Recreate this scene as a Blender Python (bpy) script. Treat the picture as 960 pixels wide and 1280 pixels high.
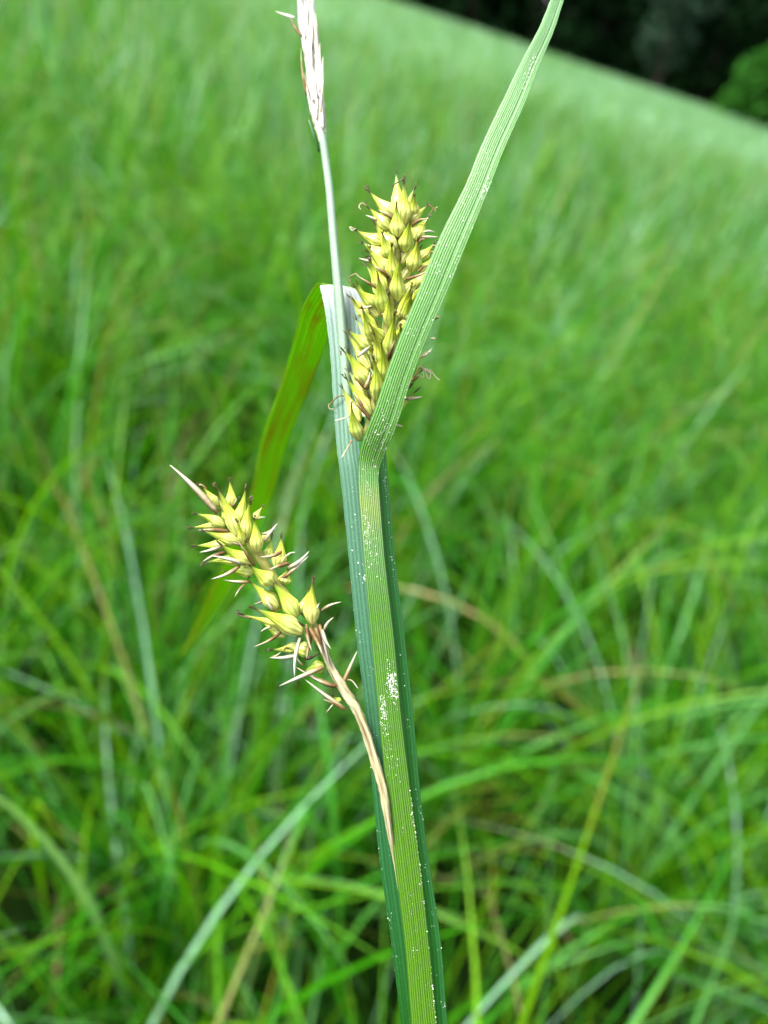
import bpy, math, random
import numpy as np
from mathutils import Vector, Matrix
R = math.radians
random.seed(7); rng = np.random.default_rng(11)
sc = bpy.context.scene
for o in list(bpy.data.objects): bpy.data.objects.remove(o)

# ------------------------------------------------------------------ camera
F = 1000.0            # focal length in pixels of the 960x1280 photograph
D = 0.110             # focus distance, metres
CAM_H = 0.80
PITCH, ROLL = R(31), R(7)
cam_loc = Vector((0, 0, CAM_H))
u0 = Vector((0, math.sin(PITCH), math.cos(PITCH)))
bk = Vector((0, -math.cos(PITCH), math.sin(PITCH)))
rt = math.cos(ROLL)*Vector((1, 0, 0)) + math.sin(ROLL)*u0
up = -math.sin(ROLL)*Vector((1, 0, 0)) + math.cos(ROLL)*u0
cd = bpy.data.cameras.new('camera'); cam = bpy.data.objects.new('camera', cd)
sc.collection.objects.link(cam)
cam.matrix_world = Matrix((( rt.x, up.x, bk.x, cam_loc.x), (rt.y, up.y, bk.y, cam_loc.y),
                           (rt.z, up.z, bk.z, cam_loc.z), (0, 0, 0, 1)))
cd.sensor_fit = 'VERTICAL'; cd.sensor_height = 24.0; cd.sensor_width = 18.0
cd.lens = 24.0*F/1280.0
cd.clip_start = 0.005; cd.clip_end = 1500
cd.dof.use_dof = True; cd.dof.focus_distance = D + 0.001
cd.dof.aperture_fstop = 8.3
sc.camera = cam

# ------------------------------------------------------------------ sky and light
SUN_EL, SUN_AZ = R(62), R(-100)      # azimuth measured from +Y towards +X
w = bpy.data.worlds.new('World'); sc.world = w; w.use_nodes = True
nt = w.node_tree; bg = nt.nodes['Background']
sky = nt.nodes.new('ShaderNodeTexSky'); sky.sky_type = 'NISHITA'; sky.sun_disc = False
sky.sun_elevation = SUN_EL; sky.sun_rotation = SUN_AZ
sky.dust_density = 4.0; sky.air_density = 1.0; sky.ozone_density = 1.0
hs = nt.nodes.new('ShaderNodeHueSaturation'); hs.inputs['Saturation'].default_value = 0.22   # thin white overcast
nt.links.new(sky.outputs[0], hs.inputs['Color']); nt.links.new(hs.outputs[0], bg.inputs[0]); bg.inputs[1].default_value = 0.10
sl = bpy.data.lights.new('sun', 'SUN'); sl.energy = 1.5; sl.angle = R(14); sl.color = (1, .97, .92)
so = bpy.data.objects.new('sun', sl); sc.collection.objects.link(so)
sdir = Vector((math.sin(SUN_AZ)*math.cos(SUN_EL), math.cos(SUN_AZ)*math.cos(SUN_EL), math.sin(SUN_EL)))
so.rotation_euler = sdir.to_track_quat('Z', 'Y').to_euler(); so.location = (0, 0, 5)
sc.view_settings.view_transform = 'Standard'; sc.view_settings.look = 'None'
sc.view_settings.gamma = 1.0; sc.view_settings.exposure = 2.3
sc.cycles.max_bounces = 5; sc.cycles.diffuse_bounces = 2; sc.cycles.transmission_bounces = 3; sc.cycles.glossy_bounces = 2; sc.cycles.use_denoising = True

# ------------------------------------------------------------------ helpers
def P(px, py, wd=0.0):
    """photograph pixel + offset towards the viewer (in 0.11 mm units) -> point in the place"""
    d = D - wd*D/F
    return cam_loc + rt*((px-480)/F*d) + up*(-(py-640)/F*d) - bk*d

def tag(o, label=None, cat=None, group=None, kind=None):
    if label: o['label'] = label
    if cat: o['category'] = cat
    if group: o['group'] = group
    if kind: o['kind'] = kind
    return o

def mesh_obj(name, verts, faces, mat, parent=None, uvs=None, cols=None, smooth=True, origin=None):
    me = bpy.data.meshes.new(name)
    if origin is not None: verts = [Vector(v)-origin for v in verts]
    me.from_pydata([tuple(v) for v in verts], [], faces)
    if uvs is not None:
        l = me.uv_layers.new(name='UVMap')
        for lp in me.loops: l.data[lp.index].uv = uvs[lp.vertex_index]
    if smooth: me.polygons.foreach_set('use_smooth', [True]*len(me.polygons))
    me.materials.append(mat); me.update()
    o = bpy.data.objects.new(name, me); sc.collection.objects.link(o)
    if parent is not None: o.parent = parent
    return o

def np_mesh(name, verts, faces, mat, cols=None, smooth=True):
    """faces: (n,4) int array"""
    me = bpy.data.meshes.new(name); nv, nf = len(verts), len(faces)
    me.vertices.add(nv); me.vertices.foreach_set('co', verts.astype(np.float32).ravel())
    me.loops.add(nf*4); me.loops.foreach_set('vertex_index', faces.astype(np.int32).ravel())
    me.polygons.add(nf); me.polygons.foreach_set('loop_start', np.arange(0, nf*4, 4, dtype=np.int32))
    me.polygons.foreach_set('loop_total', np.full(nf, 4, dtype=np.int32))
    if smooth: me.polygons.foreach_set('use_smooth', np.ones(nf, dtype=bool))
    me.update(calc_edges=True)
    if cols is not None:
        a = me.color_attributes.new('Col', 'FLOAT_COLOR', 'POINT')
        c4 = np.ones((nv, 4), np.float32); c4[:, :3] = cols; a.data.foreach_set('color', c4.ravel())
    me.materials.append(mat)
    o = bpy.data.objects.new(name, me); sc.collection.objects.link(o); return o

def new_mat(name):
    m = bpy.data.materials.new(name); m.use_nodes = True
    return m, m.node_tree, m.node_tree.nodes['Principled BSDF'], m.node_tree.nodes['Material Output']

def ramp(nt, stops, fac):
    r = nt.nodes.new('ShaderNodeValToRGB')
    el = r.color_ramp.elements
    el[0].position = stops[0][0]; el[0].color = (*stops[0][1], 1)
    el[1].position = stops[-1][0]; el[1].color = (*stops[-1][1], 1)
    for p, c in stops[1:-1]: e = el.new(p); e.color = (*c, 1)
    nt.links.new(fac, r.inputs[0]); return r

def mixrgb(nt, fac, a, b, mode='MIX'):
    m = nt.nodes.new('ShaderNodeMix'); m.data_type = 'RGBA'; m.blend_type = mode
    for s, v in ((0, fac), (6, a), (7, b)):
        if isinstance(v, (int, float)): m.inputs[s].default_value = v
        elif isinstance(v, tuple): m.inputs[s].default_value = (*v, 1)
        else: nt.links.new(v, m.inputs[s])
    return m.outputs[2]

def mathn(nt, op, a, b=None):
    m = nt.nodes.new('ShaderNodeMath'); m.operation = op
    for i, v in enumerate((a, b)):
        if v is None: continue
        if isinstance(v, (int, float)): m.inputs[i].default_value = v
        else: nt.links.new(v, m.inputs[i])
    return m.outputs[0]

def translucent_out(nt, bsdf, out, col, fac):
    t = nt.nodes.new('ShaderNodeBsdfTranslucent'); mx = nt.nodes.new('ShaderNodeMixShader')
    nt.links.new(col, t.inputs[0]); mx.inputs[0].default_value = fac
    nt.links.new(bsdf.outputs[0], mx.inputs[1]); nt.links.new(t.outputs[0], mx.inputs[2])
    nt.links.new(mx.outputs[0], out.inputs[0])

def leaf_mat(name, face, vein, tcol, nveins=10, rough=0.38, spots=None, along=None, trans=0.15, spec=0.5, stripe=1.0, vmul=None, across=None):
    """UV: x across the blade 0..1, y along it 0..1"""
    m, nt, b, out = new_mat(name)
    uv = nt.nodes.new('ShaderNodeUVMap'); sep = nt.nodes.new('ShaderNodeSeparateXYZ')
    nt.links.new(uv.outputs[0], sep.inputs[0])
    # parallel veins with irregular strength
    ns = nt.nodes.new('ShaderNodeTexNoise'); mp = nt.nodes.new('ShaderNodeMapping')
    mp.inputs['Scale'].default_value = (nveins*1.3, 1.6, 1)
    nt.links.new(uv.outputs[0], mp.inputs[0]); nt.links.new(mp.outputs[0], ns.inputs[0]); ns.inputs['Scale'].default_value = 1.0
    ns.inputs['Detail'].default_value = 3
    dn = nt.nodes.new('ShaderNodeTexNoise'); dm = nt.nodes.new('ShaderNodeMapping'); dm.inputs['Scale'].default_value = (6, .8, 1)
    nt.links.new(uv.outputs[0], dm.inputs[0]); nt.links.new(dm.outputs[0], dn.inputs[0]); dn.inputs['Scale'].default_value = 1
    uu = mathn(nt, 'ADD', sep.outputs[0], mathn(nt, 'MULTIPLY', dn.outputs[0], .11))
    wv = mathn(nt, 'SINE', mathn(nt, 'MULTIPLY', uu, nveins*2*math.pi))
    wv = mathn(nt, 'MULTIPLY_ADD', wv, 0.5); nt.nodes[-1].inputs[2].default_value = 0.5
    wv2 = mathn(nt, 'MULTIPLY', mathn(nt, 'POWER', wv, 1.6), stripe)
    base = face
    if along: 
        base = ramp(nt, along, sep.outputs[1]).outputs[0]
    if across:
        base = mixrgb(nt, 1.0, base if not isinstance(base, tuple) else base, ramp(nt, across, sep.outputs[0]).outputs[0], 'MULTIPLY')
    if vmul: vein = mixrgb(nt, 1.0, base, (vmul, vmul*.97, vmul), 'MULTIPLY')
    c = mixrgb(nt, mathn(nt, 'MULTIPLY', wv2, 0.75), base, vein)
    tr = mathn(nt, 'MULTIPLY', mathn(nt, 'POWER', mathn(nt, 'SUBTRACT', 1.0, wv), 5), .45*stripe)
    c = mixrgb(nt, tr, c, mixrgb(nt, 1, c, (.25, .5, .3), 'MULTIPLY'))
    n2 = ramp(nt, [(0.3, (.72, .72, .72)), (0.7, (1.12, 1.12, 1.12))], ns.outputs[0])
    c = mixrgb(nt, 0.8, c, n2.outputs[0], 'MULTIPLY')
    # tiny cell texture
    tc = nt.nodes.new('ShaderNodeTexCoord'); fn = nt.nodes.new('ShaderNodeTexNoise')
    fn.inputs['Scale'].default_value = 4500; fn.inputs['Detail'].default_value = 3
    nt.links.new(tc.outputs['Object'], fn.inputs[0])
    c = mixrgb(nt, 0.7, c, ramp(nt, [(0.35, (.8, .8, .8)), (0.65, (1.15, 1.15, 1.15))], fn.outputs[0]).outputs[0], 'MULTIPLY')
    if spots:
        sn = nt.nodes.new('ShaderNodeTexNoise'); sn.inputs['Scale'].default_value = spots[1]; sn.inputs['Detail'].default_value = 4
        m2 = nt.nodes.new('ShaderNodeMapping'); m2.inputs['Scale'].default_value = (3.2, 9, 1); nt.links.new(uv.outputs[0], m2.inputs[0]); nt.links.new(m2.outputs[0], sn.inputs[0]); sn.inputs['Scale'].default_value = 1
        c = mixrgb(nt, ramp(nt, [(spots[2], (0, 0, 0)), (spots[2]+.25, (1, 1, 1))], sn.outputs[0]).outputs[0], c, spots[0])
    nt.links.new(c, b.inputs['Base Color']); b.inputs['Roughness'].default_value = rough
    b.inputs['Specular IOR Level'].default_value = spec
    bp = nt.nodes.new('ShaderNodeBump'); bp.inputs['Strength'].default_value = 0.35; bp.inputs['Distance'].default_value = 0.00008
    h = mathn(nt, 'ADD', wv, mathn(nt, 'MULTIPLY', fn.outputs[0], 0.5))
    nt.links.new(h, bp.inputs['Height']); nt.links.new(bp.outputs[0], b.inputs['Normal'])
    tcn = mixrgb(nt, 1.0, c, tcol, 'MULTIPLY')
    translucent_out(nt, b, out, tcn, trans)
    return m

def simple_mat(name, c1, c2, scale=900, rough=0.5, trans=0.0, spec=0.4):
    m, nt, b, out = new_mat(name)
    tc = nt.nodes.new('ShaderNodeTexCoord'); n = nt.nodes.new('ShaderNodeTexNoise')
    n.inputs['Scale'].default_value = scale; n.inputs['Detail'].default_value = 4
    nt.links.new(tc.outputs['Object'], n.inputs[0])
    r = ramp(nt, [(0.35, c1), (0.65, c2)], n.outputs[0])
    nt.links.new(r.outputs[0], b.inputs['Base Color']); b.inputs['Roughness'].default_value = rough
    b.inputs['Specular IOR Level'].default_value = spec
    if trans: translucent_out(nt, b, out, r.outputs[0], trans)
    return m

def utricle_mat():
    m, nt, b, out = new_mat('utricle_skin')
    uv = nt.nodes.new('ShaderNodeUVMap'); sep = nt.nodes.new('ShaderNodeSeparateXYZ')
    nt.links.new(uv.outputs[0], sep.inputs[0])
    r = ramp(nt, [(0.0, (.52, .50, .16)), (0.22, (.60, .63, .20)), (0.5, (.48, .54, .06)), (0.72, (.28, .37, .025)), (0.83, (.16, .17, .03)), (0.89, (.016, .009, .005))], sep.outputs[1])
    wv = mathn(nt, 'SINE', mathn(nt, 'MULTIPLY', sep.outputs[0], 9*2*math.pi))
    wv = mathn(nt, 'MULTIPLY_ADD', wv, 0.5); nt.nodes[-1].inputs[2].default_value = 0.5
    c = mixrgb(nt, mathn(nt, 'MULTIPLY', mathn(nt, 'POWER', wv, 4), 0.65), r.outputs[0], (.13, .20, .015))
    tc = nt.nodes.new('ShaderNodeTexCoord'); n = nt.nodes.new('ShaderNodeTexNoise')
    n.inputs['Scale'].default_value = 700; n.inputs['Detail'].default_value = 5
    nt.links.new(tc.outputs['Object'], n.inputs[0])
    c = mixrgb(nt, 0.85, c, ramp(nt, [(0.33, (.68, .70, .60)), (0.66, (1.2, 1.18, 1.1))], n.outputs[0]).outputs[0], 'MULTIPLY')
    oi = nt.nodes.new('ShaderNodeObjectInfo')
    c = mixrgb(nt, 0.8, c, ramp(nt, [(0, (.80, .92, .7)), (1, (1.14, 1.08, 1.15))], oi.outputs['Random']).outputs[0], 'MULTIPLY')
    nt.links.new(c, b.inputs['Base Color']); b.inputs['Roughness'].default_value = 0.32
    b.inputs['Subsurface Weight'].default_value = 0.35; b.inputs['Subsurface Scale'].default_value = 0.0012
    b.inputs['Subsurface Radius'].default_value = (1, .8, .25)
    bp = nt.nodes.new('ShaderNodeBump'); bp.inputs['Strength'].default_value = 0.5; bp.inputs['Distance'].default_value = 0.0001
    nt.links.new(mathn(nt, 'ADD', wv, n.outputs[0]), bp.inputs['Height']); nt.links.new(bp.outputs[0], b.inputs['Normal'])
    return m

M = {}
M['utricle'] = utricle_mat()
M['blue'] = leaf_mat('glaucous_leaf_painted_glare', (.04, .15, .09), (.11, .26, .18), (.5, 1, .3), 9, .46, spec=.22, trans=.12, vmul=1.45, stripe=.6,
      along=[(0, (.006, .065, .004)), (.33, (.008, .075, .006)), (.48, (.018, .10, .030)), (.58, (.05, .15, .080)), (.70, (.08, .18, .115)), (.80, (.11, .21, .15)), (.88, (.20, .28, .24)), (.96, (.42, .46, .43))])  # glaucous green below; sky glare painted in as whitening towards the fold
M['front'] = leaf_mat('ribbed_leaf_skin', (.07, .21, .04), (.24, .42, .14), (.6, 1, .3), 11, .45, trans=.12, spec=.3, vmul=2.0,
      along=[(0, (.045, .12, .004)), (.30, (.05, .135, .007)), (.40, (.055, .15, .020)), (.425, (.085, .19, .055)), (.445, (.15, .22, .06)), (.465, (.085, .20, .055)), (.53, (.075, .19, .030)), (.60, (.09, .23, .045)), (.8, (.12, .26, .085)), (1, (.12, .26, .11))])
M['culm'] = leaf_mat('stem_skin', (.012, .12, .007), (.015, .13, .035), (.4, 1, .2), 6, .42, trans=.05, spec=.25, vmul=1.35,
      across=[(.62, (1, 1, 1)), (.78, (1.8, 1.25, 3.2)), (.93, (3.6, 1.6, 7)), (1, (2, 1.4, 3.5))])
M['oldleaf'] = leaf_mat('yellowing_leaf_skin', (.30, .50, .010), (.34, .52, .015), (.9, 1.2, .5), 9, .45,
      spots=((.34, .26, .01), 55, .47), trans=.65)
M['scale'] = simple_mat('scale_skin', (.10, .045, .018), (.42, .32, .19), 500, .5, .15)
M['awn'] = simple_mat('awn_skin', (.34, .25, .15), (.62, .54, .42), 500, .45, .2)
def scale_mat(name, stops):
    m, nt, b, out = new_mat(name); uv = nt.nodes.new('ShaderNodeUVMap'); sep = nt.nodes.new('ShaderNodeSeparateXYZ')
    nt.links.new(uv.outputs[0], sep.inputs[0]); tc = nt.nodes.new('ShaderNodeTexCoord'); n = nt.nodes.new('ShaderNodeTexNoise')
    n.inputs['Scale'].default_value = 900; nt.links.new(tc.outputs['Object'], n.inputs[0])
    v = mathn(nt, 'ADD', sep.outputs[1], mathn(nt, 'MULTIPLY', mathn(nt, 'SUBTRACT', n.outputs[0], .5), .7))
    oi = nt.nodes.new('ShaderNodeObjectInfo'); v = mathn(nt, 'ADD', v, mathn(nt, 'MULTIPLY', mathn(nt, 'SUBTRACT', oi.outputs['Random'], .5), .4))
    c = ramp(nt, stops, v).outputs[0]
    # pale midrib, browner margins
    e = mathn(nt, 'ABSOLUTE', mathn(nt, 'SUBTRACT', sep.outputs[0], .5))
    c = mixrgb(nt, ramp(nt, [(.12, (0, 0, 0)), (.4, (.7, .7, .7))], e).outputs[0], c, mixrgb(nt, 1, c, (.78, .70, .54), 'MULTIPLY'))
    nt.links.new(c, b.inputs['Base Color']); b.inputs['Roughness'].default_value = .55; b.inputs['Specular IOR Level'].default_value = .3
    translucent_out(nt, b, out, c, .2); return m
M['scale'] = scale_mat('scale_skin', [(0, (.20, .13, .05)), (.35, (.17, .09, .03)), (.6, (.36, .29, .15)), (.85, (.50, .46, .34))])
M['awn'] = scale_mat('awn_skin', [(0, (.30, .20, .09)), (.2, (.42, .38, .23)), (.5, (.52, .51, .38)), (1, (.58, .59, .49))])
M['dark'] = simple_mat('stigma_skin', (.03, .016, .008), (.10, .065, .035), 1500, .5)
def straw_mat():
    m, nt, b, out = new_mat('peduncle_skin'); uv = nt.nodes.new('ShaderNodeUVMap'); mp = nt.nodes.new('ShaderNodeMapping')
    mp.inputs['Scale'].default_value = (9, 7, 1); nt.links.new(uv.outputs[0], mp.inputs[0]); n = nt.nodes.new('ShaderNodeTexNoise')
    nt.links.new(mp.outputs[0], n.inputs[0]); n.inputs['Scale'].default_value = 1; n.inputs['Detail'].default_value = 6
    c = ramp(nt, [(.3, (.10, .055, .022)), (.42, (.23, .185, .085)), (.54, (.36, .345, .19)), (.68, (.46, .46, .31))], n.outputs[0]).outputs[0]
    nt.links.new(c, b.inputs['Base Color']); b.inputs['Roughness'].default_value = .55
    bp = nt.nodes.new('ShaderNodeBump'); bp.inputs['Strength'].default_value = .6; bp.inputs['Distance'].default_value = .0002
    nt.links.new(n.outputs[0], bp.inputs['Height']); nt.links.new(bp.outputs[0], b.inputs['Normal']); return m
M['straw'] = straw_mat()
M['white'] = simple_mat('male_spike_skin', (.50, .46, .38), (.66, .65, .58), 260, .5, .2)
M['stalk'] = leaf_mat('pale_stalk_skin', (.22, .34, .23), (.30, .42, .31), (.6, 1, .5), 4, .5, trans=.1, spec=.25, stripe=.4)
M['pollen'] = simple_mat('pollen_skin', (.55, .56, .50), (.8, .8, .76), 3000, .8)

# ------------------------------------------------------------------ meadow ground
def gdir(px, py): return (rt*((px-480)/F) + up*(-(py-640)/F) - bk)
# the meadow falls to the right: the plane through its far edge as the photograph shows it
n_ = gdir(960, 148).cross(gdir(480, -14)).normalized()
if n_.z < 0: n_ = -n_
SX, SY = -n_.x/n_.z, -n_.y/n_.z
def gz(x, y):
    return SX*x + SY*y + 0.012*np.sin(x*2.1+.4)*np.cos(y*1.7) + 0.05*np.sin(x*.31+1)*np.sin(y*.27)*np.clip(np.asarray(y)/12., 0, 1)

gx = np.concatenate([-np.geomspace(600, 1, 60), np.linspace(-.9, .9, 31), np.geomspace(1, 600, 60)])
gy = np.concatenate([-np.geomspace(300, 1, 30), np.linspace(-.9, .9, 31), np.geomspace(1, 900, 90)])
X, Y = np.meshgrid(gx, gy); Z = gz(X, Y)
vs = np.stack([X, Y, Z], -1).reshape(-1, 3); W_ = len(gx)
ii = (np.arange(len(gy)-1)[:, None]*W_ + np.arange(W_-1)[None, :]).ravel()
fc = np.stack([ii, ii+1, ii+W_+1, ii+W_], -1)
gm, nt_, b_, out_ = new_mat('soil_and_thatch')
tc = nt_.nodes.new('ShaderNodeTexCoord'); n1 = nt_.nodes.new('ShaderNodeTexNoise'); n1.inputs['Scale'].default_value = 9; n1.inputs['Detail'].default_value = 8
nt_.links.new(tc.outputs['Object'], n1.inputs[0])
rr = ramp(nt_, [(.35, (.003, .007, .002)), (.55, (.005, .014, .002)), (.7, (.016, .014, .005))], n1.outputs[0])
nt_.links.new(rr.outputs[0], b_.inputs['Base Color']); b_.inputs['Roughness'].default_value = .95; b_.inputs['Specular IOR Level'].default_value = 0
tag(np_mesh('meadow_ground', vs, fc, gm), 'dark soil and moss under the meadow grass', kind='structure')

# ------------------------------------------------------------------ grass (uncountable)
def grass_material():
    m, nt, b, out = new_mat('grass_blade')
    a = nt.nodes.new('ShaderNodeVertexColor'); a.layer_name = 'Col'
    nt.links.new(a.outputs[0], b.inputs['Base Color']); b.inputs['Roughness'].default_value = .42
    b.inputs['Specular IOR Level'].default_value = .26
    t = mixrgb(nt, 1.0, a.outputs[0], (1.5, 1.7, .3), 'MULTIPLY')
    translucent_out(nt, b, out, t, .30)
    return m
GM = grass_material()
PAL = np.array([[.026, .165, .001], [.058, .21, .001], [.010, .085, .001], [.10, .25, .002], [.035, .19, .012], [.085, .25, .065]])
def blades(n, pos, L, Wd, seg, wmul_mid=1.0, flat=False, lean=(0.0, .42), curl=(.2, 1.5), dead=.05, glau=.25, stiff=1.6, gain=1.0, pale=0.0):
    phi = rng.uniform(0, 2*np.pi, n)
    th0 = rng.uniform(*lean, n); k = rng.uniform(*curl, n)
    # a few broken blades
    brk = rng.random(n) < .03; bs = rng.uniform(.4, .8, n)
    P0 = np.stack([pos[:, 0], pos[:, 1], gz(pos[:, 0], pos[:, 1])-.01], -1)
    rows = []; cur = P0.copy(); dphi = rng.normal(0, .25, n)
    cross = 2 if flat else 3
    tw0 = rng.uniform(-.6, .6, n); tw = rng.normal(0, 1.2, n)
    for i in range(seg+1):
        s = i/seg
        th = th0 + k*s**stiff + np.where(brk & (s > bs), 1.3, 0)
        ph = phi + dphi*s
        d = np.stack([np.sin(th)*np.cos(ph), np.sin(th)*np.sin(ph), np.cos(th)], -1)
        if i: cur = cur + d*(L/seg)[:, None]
        wdir = np.stack([-np.sin(ph), np.cos(ph), np.zeros(n)], -1)
        nrm = np.cross(d, wdir); a = tw0 + tw*s
        wd = wdir*np.cos(a)[:, None] + nrm*np.sin(a)[:, None]
        nn = np.cross(d, wd)
        prof = min(1, .55+1.6*s) * (1-max(0, (s-.35)/.65)**1.7) + .02
        hw = (Wd*.5*prof)[:, None]
        if cross == 3: rows += [cur - wd*hw, cur - nn*hw*.35, cur + wd*hw]
        else: rows += [cur - wd*hw, cur + wd*hw]
    V = np.stack(rows, 1)                       # n, (seg+1)*cross, 3
    mind = np.linalg.norm(V - np.array([0, 0, CAM_H]), axis=2).min(1)
    # colours
    c = PAL[rng.integers(0, 4, n)] * rng.uniform(.75, 1.25, (n, 1))
    g = rng.random(n) < glau; c[g] = PAL[rng.integers(4, 6, g.sum())]*rng.uniform(.8, 1.25, (g.sum(), 1))
    dd = rng.random(n) < dead; c[dd] = np.array([.26, .22, .09])*rng.uniform(.5, 1.2, (dd.sum(), 1))
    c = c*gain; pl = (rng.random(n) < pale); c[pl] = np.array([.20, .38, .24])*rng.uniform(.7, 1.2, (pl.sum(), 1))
    yt = (rng.random(n) < .18)
    cs = []
    for i in range(seg+1):
        s = i/seg; ci = c.copy()
        if s > .75: ci[yt] = ci[yt]*.4 + np.array([.24, .17, .035])*.5
        for q in range(cross): cs.append(ci*(1.25 if (cross == 3 and q == 1) else 1))
    Cc = np.stack(cs, 1)
    keep = mind > .30
    V = V[keep]; Cc = Cc[keep]; n = len(V); per = (seg+1)*cross
    f = []
    for i in range(seg):
        for q in range(cross-1):
            a_ = i*cross+q; f.append([a_, a_+1, a_+cross+1, a_+cross])
    Fq = (np.arange(n)[:, None, None]*per + np.array(f)[None]).reshape(-1, 4)
    return V.reshape(-1, 3), Fq, Cc.reshape(-1, 3)

def scatter(n, y0, y1, half=.78, mg=.9, p=1.0):
    """uniform in area over the wedge in front of the camera"""
    out = np.zeros((0, 2))
    while len(out) < n:
        y = rng.uniform(y0, y1, n*2); x = rng.uniform(-1, 1, n*2)*(half*y1+mg)
        ok = np.abs(x) < half*np.maximum(y, 0)+mg
        out = np.concatenate([out, np.stack([x, y], -1)[ok]])
    return out[:n]
def gappy(p, keep=.05):
    x, y = p[:, 0], p[:, 1]
    g = np.sin(x*23+2*np.sin(y*9))*np.sin(y*19+1.7*np.sin(x*11)+1) + .6*np.sin(x*9.3+y*6.1)
    ok = (g > .08) | (rng.random(len(p)) < keep); return p[ok]
def clumped(n, y0, y1, nc, spread, **k):
    c = scatter(nc, y0, y1, **k); i = rng.integers(0, nc, n)
    return c[i] + rng.normal(0, spread, (n, 2))
def grass(name, parts, label):
    vs, fs, cs = [], [], []; off = 0
    for V, Fq, Cc in parts: vs.append(V); fs.append(Fq+off); cs.append(Cc); off += len(V)
    tag(np_mesh(name, np.concatenate(vs), np.concatenate(fs), GM, np.concatenate(cs)), label, 'grass', kind='stuff')

U = lambda a, b, n: rng.uniform(a, b, n)
near = []
def put(p, L, W, seg, **k):
    p = gappy(p); n = len(p); near.append(blades(n, p, U(*L, n), U(*W, n), seg, **k))
put(clumped(34000, -.15, 2.8, 480, .045), (.30, .60), (.0022, .0055), 10, dead=.02, glau=.2, pale=.035, curl=(.2, 1.9), gain=.95)
put(scatter(10000, -.15, 2.8), (.22, .50), (.0018, .004), 8, dead=.03, gain=.8)
put(scatter(3500, -.15, 2.8), (.10, .28), (.0015, .004), 6, lean=(.2, 1.2), curl=(.2, 1.2), dead=.3)
put(clumped(2200, -.1, 2.8, 160, .05), (.34, .58), (.0014, .0032), 12, curl=(.8, 2.5), pale=.6, glau=.5, dead=.03)
put(scatter(420, -.1, 3.2), (.42, .60), (.004, .0058), 14, curl=(.8, 2.2), glau=.35, dead=.02)
grass('grass', near, 'lush green sedge grass growing near the viewer')
mid = []
n = 30000; mid.append(blades(n, clumped(n, 2.4, 8.5, 2500, .09), U(.30, .60, n), U(.005, .010, n), 6, flat=True, glau=.35, gain=1.0, pale=.32, lean=(0,.3), curl=(.1, .9), dead=.03))  # share of pale blades grows with distance, painting in sky sheen
grass('grass', mid, 'green meadow grass in the middle distance')
far = []
n = 60000; far.append(blades(n, scatter(n, 8, 24), U(.30, .58, n), U(.012, .024, n), 4, flat=True, glau=.6, gain=1.1, pale=.75, lean=(0,.3), curl=(.1, .7), dead=.01))  # grazing sky reflection put into the blade colour: mostly pale, raised gain
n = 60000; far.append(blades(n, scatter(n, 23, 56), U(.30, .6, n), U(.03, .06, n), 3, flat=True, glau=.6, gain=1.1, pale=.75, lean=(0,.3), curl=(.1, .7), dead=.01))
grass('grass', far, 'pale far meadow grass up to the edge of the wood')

# ------------------------------------------------------------------ wood at the far edge of the meadow
def leaf_cloud(centers, radii, per, size, col, jitter=.35):
    vs, cs = [], []
    for (c, r) in zip(centers, radii):
        m_ = per; d = rng.normal(size=(m_, 3)); d /= np.linalg.norm(d, axis=1)[:, None]
        rad = rng.uniform(.35, 1.0, m_)**.5
        p = np.array(c) + d*rad[:, None]*np.array(r)
        a = rng.normal(size=(m_, 3)); a /= np.linalg.norm(a, axis=1)[:, None]
        b = np.cross(a, rng.normal(size=(m_, 3))); b /= np.linalg.norm(b, axis=1)[:, None]
        s = (size*rng.uniform(.5, 1.3, m_))[:, None]
        vs.append(np.stack([p-a*s, p-b*s*.55, p+a*s, p+b*s*.55], 1))
        cc = np.array(col)*rng.uniform(1-jitter, 1+jitter, (m_, 1)); cs.append(np.repeat(cc[:, None], 4, 1))
    V = np.concatenate(vs).reshape(-1, 3); C_ = np.concatenate(cs).reshape(-1, 3)
    return V, np.arange(len(V)).reshape(-1, 4), C_
def foliage_mat():
    m, nt, b, out = new_mat('tree_leaves'); a = nt.nodes.new('ShaderNodeVertexColor'); a.layer_name = 'Col'
    nt.links.new(a.outputs[0], b.inputs['Base Color']); b.inputs['Roughness'].default_value = .6; b.inputs['Specular IOR Level'].default_value = .04
    translucent_out(nt, b, out, a.outputs[0], .2); return m
FM = foliage_mat(); BARK = simple_mat('bark', (.02, .016, .012), (.05, .042, .03), 6, .9)
def tube_np(pts, rads, k=8):
    V, Fq = [], []
    pts = [Vector(p) for p in pts]
    for i, p in enumerate(pts):
        t = (pts[min(i+1, len(pts)-1)]-pts[max(i-1, 0)]).normalized()
        a = t.orthogonal().normalized(); b = t.cross(a)
        for j in range(k):
            q = 2*math.pi*j/k; V.append(p+(a*math.cos(q)+b*math.sin(q))*rads[i])
    for i in range(len(pts)-1):
        for j in range(k): Fq.append([i*k+j, i*k+(j+1) % k, (i+1)*k+(j+1) % k, (i+1)*k+j])
    return np.array([tuple(v) for v in V]), np.array(Fq)

def far_point(px, py, dist):
    d = gdir(px, py); s = dist/math.hypot(d.x, d.y)
    return cam_loc + d*s
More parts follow.
